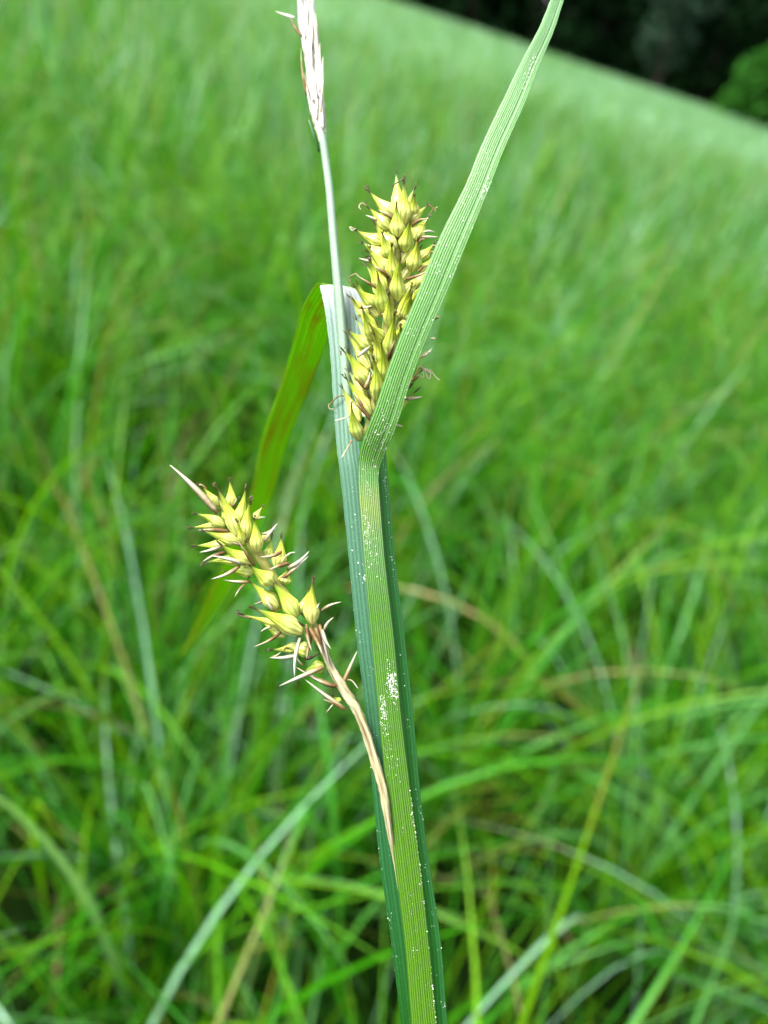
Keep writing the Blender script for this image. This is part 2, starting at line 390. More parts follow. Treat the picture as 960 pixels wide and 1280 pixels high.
# the wood: many dark crowns reaching down to the ground, one mass
cen, rad, tv, tf, off = [], [], [], [], 0
for row, (yy, st) in enumerate(((58, 4.0), (63, 4.0), (70, 4.5), (78, 6))):
    x = -30
    while x < 62:
        xx = x + random.uniform(-1, 1); y2 = yy+random.uniform(-1.5, 1.5)
        g = float(gz(xx, y2)); H = random.uniform(15, 22)
        z = g + random.uniform(.3, 1.2); rr_ = random.uniform(2.6, 3.6)
        while z < g+H:
            f_ = 1-.55*(z-g)/H
            cen.append((xx+random.uniform(-.8, .8), y2+random.uniform(-.6, .6), z)); rad.append((rr_*f_, rr_*f_, 1.7)); z += 2.2
        V, Fq = tube_np([(xx, y2, g-.3), (xx+.1, y2, g+H*.5), (xx, y2, g+H)], [.28, .2, .04])
        tv.append(V); tf.append(Fq+off); off += len(V); x += st
V, Fq, Cc = leaf_cloud(cen, rad, 260, .42, (.006, .024, .006))
tag(np_mesh('wood', V, Fq, FM, Cc), 'dark wood closing off the far right of the meadow', 'woodland', kind='stuff')
tag(np_mesh('wood_trunks', np.concatenate(tv), np.concatenate(tf), BARK), 'trunks inside the dark wood', 'woodland', kind='stuff')

def tree(name, px, py, dist, blobs, col, per, size, label, cat, trunk):
    c = far_point(px, py, dist); g = float(gz(c.x, c.y))
    root = bpy.data.objects.new(name, None); sc.collection.objects.link(root); root.location = (c.x, c.y, g)
    tag(root, label, cat)
    V, Fq, Cc = leaf_cloud([b[0] for b in blobs], [b[1] for b in blobs], per, size, col)
    o = np_mesh('crown', V, Fq, FM, Cc); o.parent = root
    V, Fq = tube_np([(0, 0, -.2), (.05, 0, trunk[0]*.5), (0, 0, trunk[0])], [trunk[1], trunk[1]*.8, trunk[1]*.3])
    vs, fs = [V], [Fq]; of = len(V)
    for k in range(5):
        a = k*1.3; V, Fq = tube_np([(0, 0, trunk[0]*.55), (math.cos(a)*.8, math.sin(a)*.8, trunk[0]*.85), (math.cos(a)*1.5, math.sin(a)*1.5, trunk[0]*1.15)], [trunk[1]*.5, trunk[1]*.3, .02])
        vs.append(V); fs.append(Fq+of); of += len(V)
    o = np_mesh('trunk', np.concatenate(vs), np.concatenate(fs), BARK); o.parent = root
tree('shrub', 962, 150, 44, [((0, 0, 1.5), (2.3, 2.2, 1.4)), ((-.7, -.3, 2.4), (1.5, 1.5, 1.1)), ((1.0, .2, 2.6), (1.6, 1.6, 1.3)), ((.1, -.4, 3.2), (1.3, 1.3, .9)), ((-1.6, 0, 1.0), (1.0, 1.1, 1.0))],
     (.03, .13, .014), 1500, .16, 'rounded green bush standing in front of the dark wood at the right edge', 'shrub', (2.2, .12))
tree('broadleaf_tree', 822, 100, 54, [((0, 0, 3.0), (1.6, 1.4, 1.7)), ((.4, -.3, 5.2), (2.0, 1.8, 1.6)), ((-.6, 0, 7.2), (1.6, 1.6, 1.5)), ((.3, 0, 9), (1.3, 1.3, 1.3))],
     (.028, .060, .034), 260, .30, 'paler grey green tree showing faintly against the dark wood', 'tree', (8, .2))

# ------------------------------------------------------------------ the sedge in focus
base_pt = P(530, 1280, 0)
root_loc = Vector((base_pt.x+.03, base_pt.y+.02, 0)); root_loc.z = float(gz(root_loc.x, root_loc.y))
ROOT = bpy.data.objects.new('sedge', None); sc.collection.objects.link(ROOT); ROOT.location = root_loc
tag(ROOT, 'tall flowering sedge in sharp focus with spiky yellow green seed heads', 'sedge')
def part(name, verts, faces, mat, parent=None, uvs=None, smooth=True):
    return mesh_obj(name, verts, faces, mat, parent or ROOT, uvs, smooth=smooth, origin=root_loc)

def cr(a, b, c, d, t):
    return 0.5*((2*b)+(-a+c)*t+(2*a-5*b+4*c-d)*t*t+(-a+3*b-3*c+d)*t**3)
def dense(pts, per=8):
    pts = [Vector(p) for p in pts]; out = []
    for i in range(len(pts)-1):
        a, b, c, d = pts[max(i-1, 0)], pts[i], pts[i+1], pts[min(i+2, len(pts)-1)]
        for k in range(per): out.append(cr(a, b, c, d, k/per))
    out.append(pts[-1]); return out

PX = D/F
def ribbon(name, rows3, mat, prof, nx=26, thick=2.0, per=8, ribs=9, ribh=.5, teeth=0.0, parent=None, label=None, edge_rough=None):
    """rows3: list of (L, R) world points; prof(t, v) lift of the cross-section towards the viewer, pixels"""
    L = dense([r[0] for r in rows3], per); Rr = dense([r[1] for r in rows3], per); n = len(L)
    mids = [(a+b)/2 for a, b in zip(L, Rr)]
    V, UV, Fc = [], [], []
    ln = [0]
    for i in range(1, n): ln.append(ln[-1]+(mids[i]-mids[i-1]).length)
    surf = []
    for i in range(n):
        t = (mids[min(i+1, n-1)]-mids[max(i-1, 0)]).normalized()
        wv = (Rr[i]-L[i]); nr = wv.cross(t)
        nr = nr.normalized()
        v = i/(n-1); row = []
        for j in range(nx+1):
            s = j/nx
            lift = prof(s, v) + ribh*math.cos(s*ribs*2*math.pi)*min(1, 6*s, 6*(1-s))
            ex = 0
            if teeth and j in (0, nx): ex = teeth*random.uniform(-1, 1)*(1 if j else -1)
            p = L[i] + wv*s + nr*(lift*PX) + wv.normalized()*(ex*PX)
            V.append(p); UV.append((s, v)); row.append(p)
        for j in range(nx+1):
            s = j/nx; ed = min(1, 8*s, 8*(1-s))
            V.append(row[j] - nr*(thick*PX*(.15+.85*ed))); UV.append((s, v))
        surf.append((row, nr))
    st = 2*(nx+1)
    for i in range(n-1):
        for j in range(nx):
            a = i*st+j; Fc.append((a, a+1, a+st+1, a+st))
            b = a+nx+1; Fc.append((b+1, b, b+st, b+st+1))
        a = i*st; b = a+nx+1; Fc.append((a, a+st, b+st, b))
        a = i*st+nx; b = a+nx+1; Fc.append((a+st, a, b, b+st))
    for i in (0, n-1):
        for j in range(nx):
            a = i*st+j; q = (a, a+nx+1, a+nx+2, a+1); Fc.append(q if i == 0 else q[::-1])
    o = part(name, V, Fc, mat, parent, UV)
    if label: o['label'] = label
    return o, surf

def flecks(surf, spots, parent, name='pollen', flip=1):
    """spots: (v0, v1, s0, s1, count, size px) boxes on the blade surface"""
    V, Fc = [], []
    n = len(surf)
    def add(p, nr, r):
        i0 = len(V); t = nr.orthogonal().normalized(); b = nr.cross(t)
        a0 = random.uniform(0, 6.28); m = random.choice((4, 5, 5, 6)); el = random.uniform(.35, 1)
        for k in range(m):
            a = a0+2*math.pi*k/m; rr = r*random.uniform(.6, 1.2)
            V.append(p+(t*math.cos(a)*el+b*math.sin(a))*rr*PX)
        V.append(p+nr*r*.55*PX)
        for k in range(m): Fc.append((i0+k, i0+(k+1) % m, i0+m))
        Fc.append(tuple(range(i0, i0+m))[::-1])
    for (v0, v1, s0, s1, cnt, sz) in spots:
        cl = [(random.uniform(v0, v1), random.uniform(s0, s1)) for _ in range(max(1, cnt//9))]
        for _ in range(cnt):
            v = random.uniform(v0, v1); s = random.uniform(s0, s1)
            if random.random() < .6:
                cv, cs_ = random.choice(cl); v = cv+random.gauss(0, .0035); s = cs_+random.gauss(0, .05)
            s = min(max(s, .005), .995); v = min(max(v, 0), 1)
            i = min(n-2, int(v*(n-1))); row, nr = surf[i]; row2, _n = surf[i+1]
            fr = v*(n-1)-i
            j = min(len(row)-2, int(s*(len(row)-1))); q = s*(len(row)-1)-j
            p = (row[j]*(1-q)+row[j+1]*q)*(1-fr)+(row2[j]*(1-q)+row2[j+1]*q)*fr
            add(p+nr*.15*PX, nr, sz*.8*random.choice((.4, .5, .6, .8, 1, 1.5)))
    o = part(name, V, Fc, M['pollen'], parent, smooth=False); o['kind'] = 'stuff'
    return o

def rows(lst): return [(P(a, b, c), P(d, e, f)) for a, b, c, d, e, f in lst]
def to_ground(rws, dx=0, wpx=40, turn=0):
    """continue a blade from its last visible row (row 0 of the list) down to the plant's base"""
    L0, R0 = rws[0]; L1, R1 = rws[1]
    m0 = (L0+R0)/2; d = ((m0-(L1+R1)/2)).normalized(); wv = (R0-L0)
    end = root_loc + Vector((dx, 0, -.01)); out = []
    T = (end-m0).length
    for s in (1.0, .75, .5, .3, .14):
        h0 = m0 + d*T*.35; h1 = end+Vector((0, 0, T*.45)); a = 1-s
        q = m0*a**3 + h0*3*a*a*s + h1*3*a*s*s + end*s**3
        ww = wv*(1-.25*s); out.append((q-ww/2, q+ww/2))
    return out + rws

# stem (the dark green culm, right of the ribbed leaf)
cul = rows([(548, 1480, 0, 584, 1480, -14), (539, 1390, 0, 573.5, 1390, -14), (527, 1280, 0, 561, 1280, -14), (519, 1180, 0, 553, 1180, -14), (507, 1080, 0, 538.5, 1080, -14), (497, 1000, 0, 528, 1000, -14),
            (487, 900, 0, 519, 900, -14), (477, 800, 0, 508, 800, -14), (466, 700, 0, 496, 700, -14), (458, 600, 0, 487, 600, -14), (454, 555, 0, 483, 555, -14), (452, 520, -6, 476, 520, -16)])
cul = [(a-bk*0, b) for a, b in cul]
def culm_prof(s, v): return -10 + 12*math.sin(math.pi*min(1, s*1.0))**.8 if s < .62 else (-10+12*math.sin(math.pi*.62)**.8)*(1-(s-.62)/.38)-4*((s-.62)/.38)
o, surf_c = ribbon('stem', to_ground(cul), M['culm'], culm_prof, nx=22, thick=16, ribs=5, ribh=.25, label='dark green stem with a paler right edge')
vis = .5
def span(surf, y0, y1):
    """fraction of the blade length whose picture height lies between y0 and y1 (photo rows)"""
    vs = []
    for i, (row, nr) in enumerate(surf):
        p = row[len(row)//2]-cam_loc; d = -(p.dot(bk)); py = 640-p.dot(up)/d*F
        vs.append(py)
    def f(y):
        best = min(range(len(vs)), key=lambda i: abs(vs[i]-y)); return best/(len(vs)-1)
    return sorted((f(y0), f(y1)))
a, b = span(surf_c, 560, 720); c1, d1 = span(surf_c, 720, 1280)
flecks(surf_c, [(a, b, .72, .95, 60, 1.0), (c1, d1, .65, 1, 70, .8)], o)

# left glaucous leaf: climbs behind the seed head, folds over at the top and hangs away behind
lf = rows([(519, 1480, -12, 562, 1480, -12), (511, 1390, -12, 552, 1390, -12), (501, 1280, -12, 540, 1280, -12), (489, 1180, -12, 530, 1180, -12), (475, 1080, -12, 518, 1080, -12), (467, 1000, -12, 508, 1000, -12),
           (458, 900, -12, 500, 900, -12), (446, 800, -12, 490, 800, -12), (436, 700, -12, 478, 700, -12), (426, 600, -14, 470, 600, -14), (421, 560, -20, 464, 560, -22),
           (416.5, 500, -34, 462, 500, -40), (413.5, 450, -46, 460, 450, -56), (408.5, 400, -60, 458, 400, -80), (405, 378, -72, 457, 382, -98), (401.5, 362, -86, 454, 368, -116), (400.5, 355.5, -98, 450, 361, -136)])
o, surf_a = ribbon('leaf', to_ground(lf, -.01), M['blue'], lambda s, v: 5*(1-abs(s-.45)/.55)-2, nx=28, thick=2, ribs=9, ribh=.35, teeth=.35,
      label='blue green leaf behind the left side of the stem, white glare painted in near its fold')
LEAF_A = o
a, b = span(surf_a, 560, 720); c1, d1 = span(surf_a, 720, 1280)
flecks(surf_a, [(a, b, .1, .5, 35, 1.0), (c1, d1, 0, .35, 60, .7), (c1, d1, 0, .02, 25, .8)], o)
bl = [(400.5, 355.5, -99, 450, 361, -137), (399, 354.5, -110, 446, 362, -156), (394, 358, -126, 436, 380, -178), (385, 372, -146, 423, 398, -196), (376, 392, -168, 413, 416, -214), (365, 433, -240, 400, 452, -270), (350, 483, -330, 382, 498, -345),
      (327, 549, -440, 358, 560, -455), (311, 626, -580, 336, 632, -600), (276, 710, -800, 298, 714, -820), (250, 770, -1000, 262, 775, -1010), (225, 820, -1100, 229, 821, -1100)]
o, s_ = ribbon('leaf_tip', rows(bl), M['oldleaf'], lambda s, v: 3*abs(s-.5), nx=16, thick=1.6, per=10, ribs=8, ribh=.25, parent=LEAF_A,
      label='blurred yellowing end of the leaf hanging down behind with rusty spots')

# front ribbed leaf: up the stem, kinked, then off to the upper right
fr = rows([(534, 1480, 8, 572, 1480, 8), (525, 1390, 8, 560, 1390, 8), (514, 1280, 8, 546, 1280, 8), (506, 1180, 8, 536, 1180, 8), (493.5, 1080, 8, 525, 1080, 8), (484, 1000, 8, 514.5, 1000, 8),
           (474, 900, 8, 502, 900, 8), (464, 800, 8, 492.5, 800, 8), (455, 700, 9, 481, 700, 9), (448.5, 615, 10, 474, 616, 10), (448, 588, 11, 473.5, 592, 10), (448.6, 574, 13, 475, 583, 11), (451.5, 557, 19, 480.5, 568, 16),
           (460, 532, 28, 490, 547, 26), (469.5, 508, 35, 500, 520, 34), (485, 461, 44, 515, 472, 44), (505, 407, 52, 535.5, 418, 52), (526.5, 354, 57, 558, 366, 57), (548, 300, 60, 580, 312.5, 60), (580, 235, 58, 607, 246, 58),
           (604, 177, 52, 630, 187, 52), (630, 122, 44, 655, 131, 44), (652, 76, 36, 673, 84, 36), (673.5, 35, 30, 691, 42, 30), (688, 0, 24, 703, 6, 24), (703, -40, 16, 715, -36, 16), (730, -110, 0, 732, -109, 0)])
def fprof(s, v):
    # flat left panel, groove at about two thirds, raised right panel (only above the kink)
    k = max(0., min(1., (v-.50)/.05))
    return (-1.1*math.exp(-((s-.70)/.06)**2) + 1.0*math.sin(math.pi*s))*k + (1-k)*(2.5*math.sin(math.pi*s)) 
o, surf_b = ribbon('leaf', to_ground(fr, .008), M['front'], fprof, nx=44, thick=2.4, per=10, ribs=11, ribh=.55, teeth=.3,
      label='ribbed pale green leaf lying in front and kinked off to the upper right')
B_OBJ = o
sp = []
def bx_(y0, y1, s0, s1, n, sz): a, b = span(surf_b, y0, y1); sp.append((a, b, s0, s1, n, sz))
bx_(560, 1280, 0, 1, 110, .7); bx_(560, 640, .1, .9, 45, .8); bx_(645, 680, .05, .4, 70, 1.0); bx_(670, 705, .3, .7, 30, .9); bx_(845, 875, .55, .92, 150, 1.3); bx_(868, 905, .12, .38, 110, 1.1)
bx_(900, 960, .1, .45, 45, .8); bx_(1000, 1280, .988, 1, 120, .7); bx_(60, 560, 0, 1, 300, .7); bx_(70, 110, .45, .75, 40, 1.0); bx_(210, 560, .62, .98, 130, .8); bx_(190, 340, .0, .45, 120, .8); bx_(225, 245, .75, .95, 30, 1.3); bx_(500, 560, .2, .9, 60, .9)
flecks(surf_b, sp, o)

# thin pale stalk with the male spike
def tube(pts_w, name, mat, k=10, per=6, parent=None, cap=True, jit=0, flatten=1.0):
    """pts_w: [(px, py, w, radius px)]"""
    c = dense([P(a, b, w_) for a, b, w_, r in pts_w], per)
    rr = []
    for i in range(len(pts_w)-1):
        for q in range(per): rr.append(pts_w[i][3]*(1-q/per)+pts_w[i+1][3]*q/per)
    rr.append(pts_w[-1][3]); V, Fc, UV = [], [], []
    n = len(c); ref = None
    for i in range(n):
        t = (c[min(i+1, n-1)]-c[max(i-1, 0)]).normalized()
        a = (t.cross(bk)).normalized(); b = a.cross(t).normalized()
        for j in range(k+1):
            q = 2*math.pi*j/k; r = rr[i]*PX*(1+(random.uniform(-jit, jit) if j < k else 0))
            V.append(c[i]+a*math.cos(q)*r+b*math.sin(q)*r*flatten); UV.append((j/k, i/(n-1)))
    st = k+1
    for i in range(n-1):
        for j in range(k): Fc.append((i*st+j, i*st+j+1, (i+1)*st+j+1, (i+1)*st+j))
    if cap: Fc.append(tuple(range(k))[::-1]); Fc.append(tuple((n-1)*st+j for j in range(k)))
    return part(name, V, Fc, mat, parent, UV)
st = tube([(456, 640, -20, 6.5), (441, 560, -28, 6.2), (434.5, 500, -36, 6.4), (429.5, 440, -46, 6.6), (423.5, 370, -58, 6.4), (417, 300, -75, 5.6), (412, 240, -92, 5.5), (407, 200, -104, 5.4), (403, 170, -112, 5.2), (398, 140, -122, 4)],
     'flower_stalk', M['stalk'], 10)
st['label'] = 'thin pale upper stalk in front of the folded leaf'
ms = tube([(404, 178, -110, 4.8), (401.5, 165, -114, 6.5), (398, 145, -120, 10), (395, 122, -128, 11), (393, 100, -136, 10), (390, 72, -145, 10.5), (385, 42, -156, 11.5), (382.5, 20, -165, 12), (381, 0, -172, 11.5), (378, -40, -185, 11), (372, -90, -200, 8), (368, -130, -212, 2)],
     'male_spike', M['white'], 14, 6, jit=.12, flatten=.8)
ms['label'] = 'withered whitish male spike at the top of the stalk'

def scale(p0, p1, wd, mat, name='scale', parent=None, bend=.12, cup=.25, nrm=None, side=None):
    """lanceolate scale / awn from p0 to p1 (world), width in px"""
    ax = p1-p0; L = ax.length; t = ax.normalized()
    v = (bk if nrm is None else nrm); s = t.cross(v).normalized(); nn = s.cross(t).normalized()
    bnd = side if side is not None else random.uniform(-1, 1)
    V, Fc, UV = [], [], []; n = 9
    for i in range(n+1):
        q = i/n; c = p0+ax*q + nn*(math.sin(math.pi*q)*min(L, 30*PX)*bend) + s*(math.sin(math.pi*q)*min(L, 25*PX)*bnd*.10)
        h = wd*.42*PX*(min(1, .45+2*q) * (1-q)**.75 + .04)
        V += [c-s*h, c-nn*h*cup*1.4, c+s*h, c+nn*(h*cup*.2+.25*PX)]; UV += [(0, q), (.5, q), (1, q), (.5, q)]
    for i in range(n):
        for j in range(4): Fc.append((i*4+j, i*4+(j+1) % 4, i*4+4+(j+1) % 4, i*4+4+j))
    Fc.append((3, 2, 1, 0)); Fc.append(tuple(n*4+j for j in range(4)))
    return part(name, V, Fc, mat, parent, UV)
# loose scales wrapping the male spike
for (x0, y0, x1, y1, w_, wd, mt) in [(399, 190, 386, 150, -110, 7, 'blue'), (398, 160, 383, 108, -112, 9, 'white'), (405, 160, 404, 100, -110, 10, 'white'), (398, 130, 381, 72, -120, 10, 'white'), (399, 110, 394, 50, -122, 11, 'white'),
        (392, 80, 376, 30, -135, 10, 'white'), (390, 60, 391, -5, -136, 12, 'white'), (383, 40, 372, -20, -150, 10, 'white'), (386, 30, 386, -40, -146, 12, 'white'),
        (378, 46, 362, 20, -150, 7, 'scale'), (368, 22, 344, 14, -150, 7, 'white'), (390, 150, 379, 90, -118, 5, 'scale'), (401, 140, 404, 96, -108, 4, 'awn'), (383, 120, 376, 60, -130, 5, 'scale')]:
    scale(P(x0, y0, w_), P(x1, y1, w_-8), wd, M[mt], 'scale', ms, bend=.03)

for k in range(46):
    q = random.random(); y = 165-q*190; x = 402-q*20 + random.uniform(-8, 8)*min(1, .4+3*q)
    scale(P(x, y, -112-q*50+8), P(x-2.5+random.uniform(-3, 3), y-random.uniform(28, 46), -118-q*50+6), random.uniform(5, 9), M['white'], 'scale', ms, bend=.02)
# ---- utricle: inflated ribbed body, tapering beak, two dark teeth
def utricle(p0, p1, wpx, parent, bend=.08, curl=True, flat=.85):
    ax = p1-p0; L = ax.length; t = ax.normalized()
    s = t.cross(bk); s = s.normalized() if s.length > .05 else t.cross(up).normalized()
    nn = s.cross(t).normalized(); V, Fc, UV = [], [], []
    n, k = 20, 20; bd = random.uniform(-.05, .05); rot = random.uniform(0, 6.28)
    def cen(q): return p0+ax*q + nn*(math.sin(math.pi*q**.9)*L*-bend*.6 + 0) + s*math.sin(math.pi*q)*L*bd
    for i in range(n+1):
        q = i/n*.93
        if q < .30: r = .32+.68*math.sin(math.pi/2*q/.30)
        else: 
            z = min((q-.30)/.63, 1.0); r = (1-z)**1.5*.87+.13*(1-z*.35)
        r *= wpx*.5*PX
        for j in range(k+1):
            a = 2*math.pi*j/k + rot; rb = 1+.03*math.cos(a*9)
            V.append(cen(q)+(s*math.cos(a)+nn*math.sin(a)*flat)*r*rb); UV.append((j/k, q))
    stp = k+1
    for i in range(n):
        for j in range(k): Fc.append((i*stp+j, i*stp+j+1, (i+1)*stp+j+1, (i+1)*stp+j))
    Fc.append(tuple(range(k))[::-1])
    Fc.append(tuple(n*stp+j for j in range(k)))
    # teeth
    sd = (s*math.cos(rot)+nn*math.sin(rot))
    for sg in (-1, 1):
        c0 = cen(.90)+sd*sg*.5*PX; c1 = cen(1.04)+sd*sg*random.uniform(1.4, 3.2)*PX; i0 = len(V)
        tt = (c1-c0).normalized(); a_ = tt.orthogonal().normalized(); b_ = tt.cross(a_)
        for (c, r) in ((c0, .95), ((c0+c1)/2, .8), (c1, .2)):
            for j in range(6):
                a = j*math.pi/3; V.append(c+(a_*math.cos(a)+b_*math.sin(a))*r*PX); UV.append((j/6, .97))
        for i in range(2):
            for j in range(6): Fc.append((i0+i*6+j, i0+i*6+(j+1) % 6, i0+i*6+6+(j+1) % 6, i0+i*6+6+j))
        Fc.append(tuple(i0+12+j for j in range(6)))
    return part('utricle', V, Fc, M['utricle'], parent, UV)

def stigma(p, d, parent, ln=14, mat='dark'):
    """short curled thread(s) leaving the beak"""
    V, Fc = [], []
    for _ in range(random.choice((1, 2, 3))):
        dd = (d+Vector((random.uniform(-.7, .7), random.uniform(-.7, .7), random.uniform(-.7, .7)))).normalized()
        cur = p.copy(); axs = dd.orthogonal().normalized(); axs = Matrix.Rotation(random.uniform(0, 6.3), 3, dd) @ axs
        ang = random.uniform(1.2, 4)/8; L = ln*random.uniform(.5, 1.1)*PX; i0 = len(V)
        for i in range(9):
            a_ = dd.orthogonal().normalized(); b_ = dd.cross(a_); r = (.75-.05*i)*PX
            for j in range(4): q = j*math.pi/2; V.append(cur+(a_*math.cos(q)+b_*math.sin(q))*r)
            if i: 
                for j in range(4): a = i0+(i-1)*4; Fc.append((a+j, a+(j+1) % 4, a+4+(j+1) % 4, a+4+j))
            cur = cur+dd*(L/8); dd = (Matrix.Rotation(ang*(1+i*.12), 3, axs) @ dd).normalized()
    return part('stigma', V, Fc, M[mat], parent)

# ---- upper seed head
RACH = simple_mat('rachis_skin', (.16, .17, .03), (.28, .28, .06), 400, .5)
H1 = bpy.data.objects.new('seed_head', None); sc.collection.objects.link(H1); H1.parent = ROOT
H1['label'] = 'larger upright seed head behind the kinked leaf'
AX = [(545, 459), (500, 470), (450, 478), (400, 486), (350, 491), (300, 496), (250, 502), (215, 505)]   # y, x
def axx(y):
    for (y1, x1), (y2, x2) in zip(AX, AX[1:]):
        if y2 <= y <= y1: return x1+(x2-x1)*(y1-y)/(y1-y2)
    return AX[0][1] if y > AX[0][0] else AX[-1][1]
tube([(x, y, 0, 6 if y > 260 else 3) for y, x in AX if y > 240] , 'rachis', RACH, 8, 4, parent=H1)
z1 = lambda x, y: (380+x/4.364, 200+y/4.364)
z2 = lambda x, y: (380+x/4.364, 380+y/4.364)
front = [((500,300),(345,160)),((540,350),(545,100)),((598,300),(602,185)),((585,330),(680,245)),((470,380),(340,250)),((510,420),(505,230)),((605,440),(692,295)),((545,500),(580,320)),
 ((440,450),(270,375)),((500,480),(380,335)),((475,540),(425,385)),((635,540),(715,445)),((450,540),(305,445)),((492,650),(480,450)),((585,610),(625,420)),((470,610),(335,490)),
 ((515,770),(530,520)),((620,700),(692,565)),((440,720),(355,530)),((430,830),(400,610)),((400,800),(265,680)),((545,870),(592,680)),((470,910),(460,720)),((350,860),(235,735)),((640,640),(720,500))]
front = [(z1(*a), z1(*b)) for a, b in front]
front += [(z2(*a), z2(*b)) for a, b in [((385,200),(312,10)),((435,190),(355,105)),((455,290),(495,40)),((570,100),(590,-60)),((370,240),(232,135)),((350,440),(238,245)),((430,330),(375,150)),((395,530),(375,280)),
 ((365,610),(215,385)),((305,745),(258,540)),((430,430),(420,210)),((510,250),(525,110))]]
NOSTIG = 0
for i, (b0, t0) in enumerate(front):
    RB, RT = 16, 52
    top = max(0, min(1, (t0[1]-225)/120)); RT = 20+32*top; RB = 6+10*top
    ob = b0[0]-axx(b0[1]); ot = t0[0]-axx(t0[1])
    wb = math.sqrt(max(0, RB**2-ob**2)); wt = math.sqrt(max(0, RT**2-ot**2))
    L2 = math.hypot(b0[0]-t0[0], b0[1]-t0[1])
    wdt = 18.8 if L2 > 30 else 14
    p0, p1 = P(b0[0], b0[1], wb), P(t0[0], t0[1], wt)
    utricle(p0, p1, wdt*random.uniform(.92, 1.12), H1)
    if random.random() < .45: stigma(p1, (p1-p0).normalized(), H1, 9)
    # brown scale under each utricle
    q0 = P(b0[0], b0[1]+6, wb+3); q1 = p0.lerp(p1, random.uniform(.45, .8)) + (P(0, 10, 0)-P(0, 0, 0)) + (P(ot*.12, 0, 6)-P(0, 0, 0))
    if i % 3 == 0: scale(q0, q1, 7, M['scale'], 'scale', H1, bend=.06)
# spiral rows on the far side and behind the leaf
cnt = 0
for row in range(13):
    y = 528-row*22
    for k in range(7):
        th = k*2*math.pi/7 + row*2.4
        fz = math.cos(th); sx = math.sin(th)
        if fz > .15 and not (sx > .55 and y > 380): continue
        tp = max(0, min(1, (y-60-225)/120)); RT = 20+32*tp; RB = 6+8*tp
        bx, by = axx(y), y
        yt = y-46-6*(1-tp)
        p0 = P(bx+sx*RB, by, fz*RB); p1 = P(axx(yt)+sx*RT*random.uniform(.9, 1.05), yt+random.uniform(-4, 4), fz*RT)
        utricle(p0, p1, 17, H1); cnt += 1
        if cnt > 46: break
# whitish awns and threads sticking out of the upper head
for (a, b, wd, mt, fn) in [((640,420),(735,420),6,'awn',z1),((650,395),(715,395),5,'awn',z1),((370,555),(297,535),6,'awn',z1),((400,330),(335,300),6,'awn',z1),((400,700),(280,625),6,'scale',z1),((620,610),(700,570),5,'scale',z1),
      ((555,650),(700,590),6,'scale',z1),((290,290),(360,230),7,'awn',z2),((300,20),(372,10),6,'awn',z2),((470,300),(505,215),7,'scale',z2),((330,460),(360,370),6,'awn',z2),((340,600),(270,480),8,'scale',z2),
      ((350,430),(400,330),4,'scale',z2),((545,515),(645,505),8,'awn',z2),((485,660),(540,668),6,'awn',z2),((630,290),(695,245),6,'awn',z2),((580,430),(640,390),5,'scale',z2),((570,460),(600,430),5,'dark',z2),
      ((400,430),(360,350),5,'awn',z2),((430,590),(375,520),6,'dark',z2),((700,80),(740,70),8,'scale',z2),((690,190),(718,185),5,'awn',z2),((700,470),(730,475),4,'awn',z1),((690,500),(735,495),4,'awn',z1)]:
    a, b = fn(*a), fn(*b); scale(P(*a, 20 if a[0] < 520 else 12), P(*b, 24 if a[0] < 520 else 5), wd, M[mt], 'scale', H1, bend=.05)
def thread(pts, r, mat, parent, name='stigma'):
    return tube([(x, y, w_, r*(1-.5*i/len(pts))) for i, (x, y, w_) in enumerate(pts)], name, M[mat], 5, 5, parent=parent)
for pts, r, mt in [([z2(230,500), z2(185,505), z2(150,540), z2(135,550), z2(140,572), z2(165,572)], 1.0, 'scale'), ([z2(265,590), z2(230,620), z2(168,636)], 1.1, 'awn'), ([z2(262,742), z2(235,790), z2(207,838)], 1.2, 'awn'),
      ([z2(248,652), z2(238,668)], 1.0, 'awn'), ([z2(570,460), z2(600,400), z2(630,350), z2(660,370), z2(690,360), z2(715,395), z2(740,415)], 1.0, 'scale'), ([z2(600,400), z2(640,340), z2(680,410), z2(690,370), z2(655,350)], 1.0, 'awn'),
      ([z2(620,390), z2(650,400), z2(655,360), z2(700,380)], .9, 'awn'), ([z1(480,110+30), z1(545,100), z1(545,75)], .9, 'dark'), ([z1(345,165), z1(330,150), z1(345,140), z1(360,155)], .9, 'dark'), ([z1(340,250), z1(315,235), z1(300,255), z1(310,270)], .9, 'awn'),
      ([z1(270,375), z1(250,365), z1(262,385), z1(280,372)], .9, 'awn'), ([z1(680,245), z1(710,265), z1(730,255)], .8, 'scale'), ([z1(690,295), z1(705,265), z1(720,280)], .8, 'scale'), ([z1(265,680), z1(240,650), z1(280,620), z1(300,640)], .9, 'scale'),
      ([z2(200,255), z2(203,280)], 1.2, 'dark'), ([z2(630,295), z2(665,265), z2(690,262), z2(695,240)], .9, 'awn')]:
    w_ = -28 if (pts[0][0] < 438 and pts[0][1] > 480) else 25
    thread([(x, y, w_) for x, y in pts], r, mt, H1)

